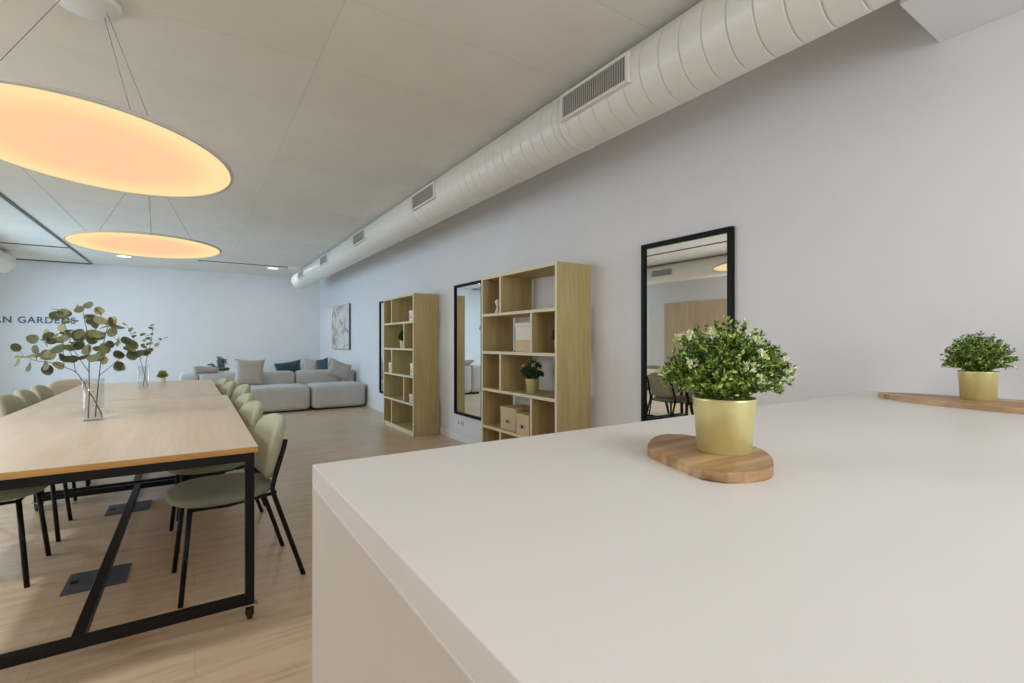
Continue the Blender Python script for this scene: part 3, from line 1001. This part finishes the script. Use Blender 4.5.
while left:
    st = [left.pop()]; isl = set(st)
    while st:
        for e in st.pop().link_edges:
            for v in e.verts:
                if v in left:
                    left.discard(v); isl.add(v); st.append(v)
    lm = MB()
    mp_ = {v: lm.bm.verts.new(v.co) for v in isl}
    for f in {f for v in isl for f in v.link_faces}:
        lm.bm.faces.new([mp_[v] for v in f.verts])
    lm.build('letter', M['letter'], sign)
tb.free()

# ------------------------------------------------------------------ sofas
def pouf(label, x0, x1, y0, y1, z1):
    root = thing('ottoman', label, 'ottoman', ((x0 + x1) / 2, (y0 + y1) / 2, 0), 0, 'upholstered blocks in front of the sofa')
    hx, hy = (x1 - x0) / 2, (y1 - y0) / 2
    MB().rounded(0, 0, (z1 + .03) / 2, hx, hy, (z1 - .03) / 2, .055, 12, .012, .008).build('cushion', M['sofa'], root)
    MB().box(-hx + .06, hx - .06, -hy + .06, hy - .06, 0, .05).build('plinth', M['black'], root)
pouf('pale grey upholstered ottoman left, partly behind the green chairs', .63, 1.675, 8.93, 9.66, .43)
pouf('pale grey upholstered ottoman right, against the right wall', 1.71, 2.635, 8.93, 9.66, .43)
def sofa(label, x0, x1, y0, y1, back, arm_side=None, aw=.28, group='grey modular sofas'):
    root = thing('sofa_module', label, 'sofa', ((x0 + x1) / 2, (y0 + y1) / 2, 0), 0, group)
    hx, hy = (x1 - x0) / 2, (y1 - y0) / 2
    bt = .27
    by = -hy + bt / 2 if back == 'near' else hy - bt / 2
    s0, s1 = (-hy + bt, hy) if back == 'near' else (-hy, hy - bt)
    a0, a1 = -hx, hx
    if arm_side == 'left':
        MB().rounded(-hx + aw / 2, 0, .345, aw / 2, hy, .305, .05, 10, .008, .004).build('armrest', M['sofa'], root)
        a0 += aw
    if arm_side == 'right':
        MB().rounded(hx - aw / 2, 0, .345, aw / 2, hy, .305, .05, 10, .008, .004).build('armrest', M['sofa'], root)
        a1 -= aw
    MB().rounded((a0 + a1) / 2, by, .345, (a1 - a0) / 2, bt / 2, .305, .05, 10, .008, .004).build('backrest', M['sofa'], root)
    MB().rounded((a0 + a1) / 2, (s0 + s1) / 2, .235, (a1 - a0) / 2, (s1 - s0) / 2, .195, .05, 10, .01, .004).build('seat_cushion', M['sofa'], root)
    MB().box(-hx + .06, hx - .06, -hy + .06, hy - .06, 0, .06).build('plinth', M['black'], root)
sofa('grey sofa module turned away, left end with armrest', -.22, .80, 9.70, 10.62, 'near', 'left')
sofa('grey sofa module turned away, middle one of its row', .82, 1.555, 9.70, 10.62, 'near')
sofa('grey sofa module turned away, right end by the wall', 1.575, 2.65, 9.70, 10.62, 'near', 'right')
sofa('grey sofa module facing the camera against the end wall', 1.55, 2.655, 11.6, 12.95, 'far')
def pillow(label, m, loc, size, thick, rot, group, h=None):
    mb = MB()
    n = 14
    hh = h or size
    for sgn in (-1, 1):
        rows = []
        for i in range(n + 1):
            u = -1 + 2 * i / n
            row = []
            for j in range(n + 1):
                v = -1 + 2 * j / n
                t = ((1 - u ** 4) * (1 - v ** 4)) ** .6
                x = u * size * (1 - .10 * (1 - v * v))
                z = v * hh * (1 - .10 * (1 - u * u))
                row.append((x, sgn * thick * t, z))
            rows.append(row)
        mb.grid(rows)
    bmesh.ops.remove_doubles(mb.bm, verts=mb.bm.verts, dist=.0005)
    o = mb.build('pillow', m)
    o.location = loc; o.rotation_euler = rot
    tag(o, label, 'pillow', group)
R = math.radians
pillow('square beige linen pillow standing on the left ottoman', M['pillow_beige'], (.80, 9.585, .662), .235, .06, (R(-9), R(3), 0), 'loose pillows on the sofas')
pillow('beige linen pillow tilted against the sofa back near the wall', M['pillow_beige'], (2.31, 9.57, .665), .21, .06, (R(-10), R(22), R(-4)), 'loose pillows on the sofas', .165)
pillow('dark teal pillow showing over the middle of the sofa back', M['pillow_teal'], (1.50, 10.08, .66), .24, .07, (R(14), R(-9), 0), 'loose pillows on the sofas', .17)
pillow('pale beige pillow on the rear sofa beside the teal one', M['pillow_beige'], (2.30, 12.22, .625), .165, .05, (R(-10), R(8), R(-25)), 'loose pillows on the sofas')
pillow('dark teal pillow on the rear sofa near the right wall', M['pillow_teal'], (2.50, 11.93, .635), .17, .05, (R(-12), R(-12), R(-52)), 'loose pillows on the sofas')
pillow('flat pale grey pillow lying over the left end of the sofa', M['pillow_grey'], (.16, 9.86, .705), .20, .05, (R(72), R(6), 0), 'loose pillows on the sofas', .16)
# coffee table with a vase, behind the sofa
ct = thing('coffee_table', 'low round white coffee table behind the turned sofa', 'coffee table', (.42, 11.25, 0))
MB().lathe([(.001, .40), (.38, .40), (.385, .405), (.385, .425), (.38, .43), (.001, .43)], 40, cap=False).build('tabletop', M['white'], ct)
for k in range(3):
    a = 2 * PI * k / 3
    MB().tube([(.22 * math.cos(a), .22 * math.sin(a), .402), (.3 * math.cos(a), .3 * math.sin(a), 0)], .015).build('leg', M['black'], ct)
boxwood('eucalyptus plant in cream pot showing above the sofa back', (.42, 11.2, .43), .06, .08, .16, .20, .30, 51, 20, .05, 0, None, 'cream', 'leaf_euc_blue')

# ------------------------------------------------------------------ light
world = bpy.data.worlds.new('sky')
scene.world = world
world.use_nodes = True
bg = world.node_tree.nodes['Background']
bg.inputs['Color'].default_value = (.62, .80, 1.0, 1)
bg.inputs['Strength'].default_value = 1.0
def area(name, loc, rot, sx, sy, energy, color):
    l = bpy.data.lights.new(name, 'AREA')
    l.shape = 'RECTANGLE'
    l.size, l.size_y = sx, sy
    l.energy = energy
    l.color = color
    o = bpy.data.objects.new(name, l)
    COL.objects.link(o)
    o.location = loc
    o.rotation_euler = rot
    return o
def win_light(name, axis, h, energy, color):  # area lamps outside the added windows, standing in for daylight
    u0, u1, z0, z1 = h
    if axis == 'x':
        return area(name, (XL - .28, (u0 + u1) / 2, (z0 + z1) / 2), (0, -PI / 2 + .35, 0), z1 - z0, u1 - u0, energy, color)
    return area(name, ((u0 + u1) / 2, YB - .28, (z0 + z1) / 2), (PI / 2 - .35, 0, 0), u1 - u0, z1 - z0, energy, color)
win_light('added_daylight_table', 'x', LW[0], 66, (.95, .98, 1.0))
win_light('added_daylight_lounge', 'x', LW[1], 148, (.44, .74, 1.0))
win_light('added_daylight_back', 'y', BW[0], 85, (.90, .96, 1.0))
# panel lights and left downlights added behind and beside the camera for light
def added_lamp_panel(label, x, y, energy, sx=1.2, sy=.3):
    root = thing('added_panel_light', label, 'ceiling light', (x, y, ZC), 0, 'added panel lights over the kitchen')
    mb = MB()
    for (a, b, c, d) in ((-sx/2-.015, sx/2+.015, -sy/2-.015, -sy/2), (-sx/2-.015, sx/2+.015, sy/2, sy/2+.015), (-sx/2-.015, -sx/2, -sy/2, sy/2), (sx/2, sx/2+.015, -sy/2, sy/2)):
        mb.box(a, b, c, d, -.03, 0)
    mb.build('housing', M['white'], root)
    MB().box(-sx/2, sx/2, -sy/2, sy/2, -.012, 0).build('diffuser', M['down'], root)
    area('added_panel_lamp', (x, y, ZC - .016), (0, 0, 0), sx, sy, energy, (.95, .97, 1.0))
added_lamp_panel('added unseen flush ceiling panel light above the big white worktop', .9, -.75, 11)
added_lamp_panel('added unseen flush ceiling panel light left of the white worktop', -1.3, -.75, 5)
for xx, yy in ((-1.9, 2.6), (-2.65, 9.4)):  # two downlights added out of view to brighten the room
    downlight('added unseen ceiling downlight beside the table, left' if yy < 5 else 'added unseen ceiling downlight near the lounge windows', xx, yy)
    area('downlight_lamp', (xx, yy, ZC - .014), (0, 0, 0), .2, .2, 30, (.90, .96, 1.0)).data.shape = 'DISK'
for xx, yy in ((-1.107, 11.57), (1.427, 11.68)):
    area('downlight_lamp', (xx, yy, ZC - .014), (0, 0, 0), .2, .2, 5, (1.0, .97, .93)).data.shape = 'DISK'

# ------------------------------------------------------------------ camera
cam = bpy.data.cameras.new('camera')
cam.sensor_width = 36.0
cam.sensor_fit = 'HORIZONTAL'
cam.lens = F * 36.0 / 1024.0
cam.clip_start = .02
co = bpy.data.objects.new('camera', cam)
COL.objects.link(co)
co.location = (0, 0, EYE)
co.rotation_euler = (PI / 2, 0, -YAW)
scene.camera = co
vs = scene.view_settings
vs.view_transform = 'Standard'
vs.look = 'None'
vs.gamma = 1.0
vs.use_curve_mapping = False
vs.exposure = 0.1
scene.cycles.use_denoising = True
scene.cycles.max_bounces = 10
scene.cycles.diffuse_bounces = 6
scene.cycles.transparent_max_bounces = 16
scene.cycles.sample_clamp_indirect = 6
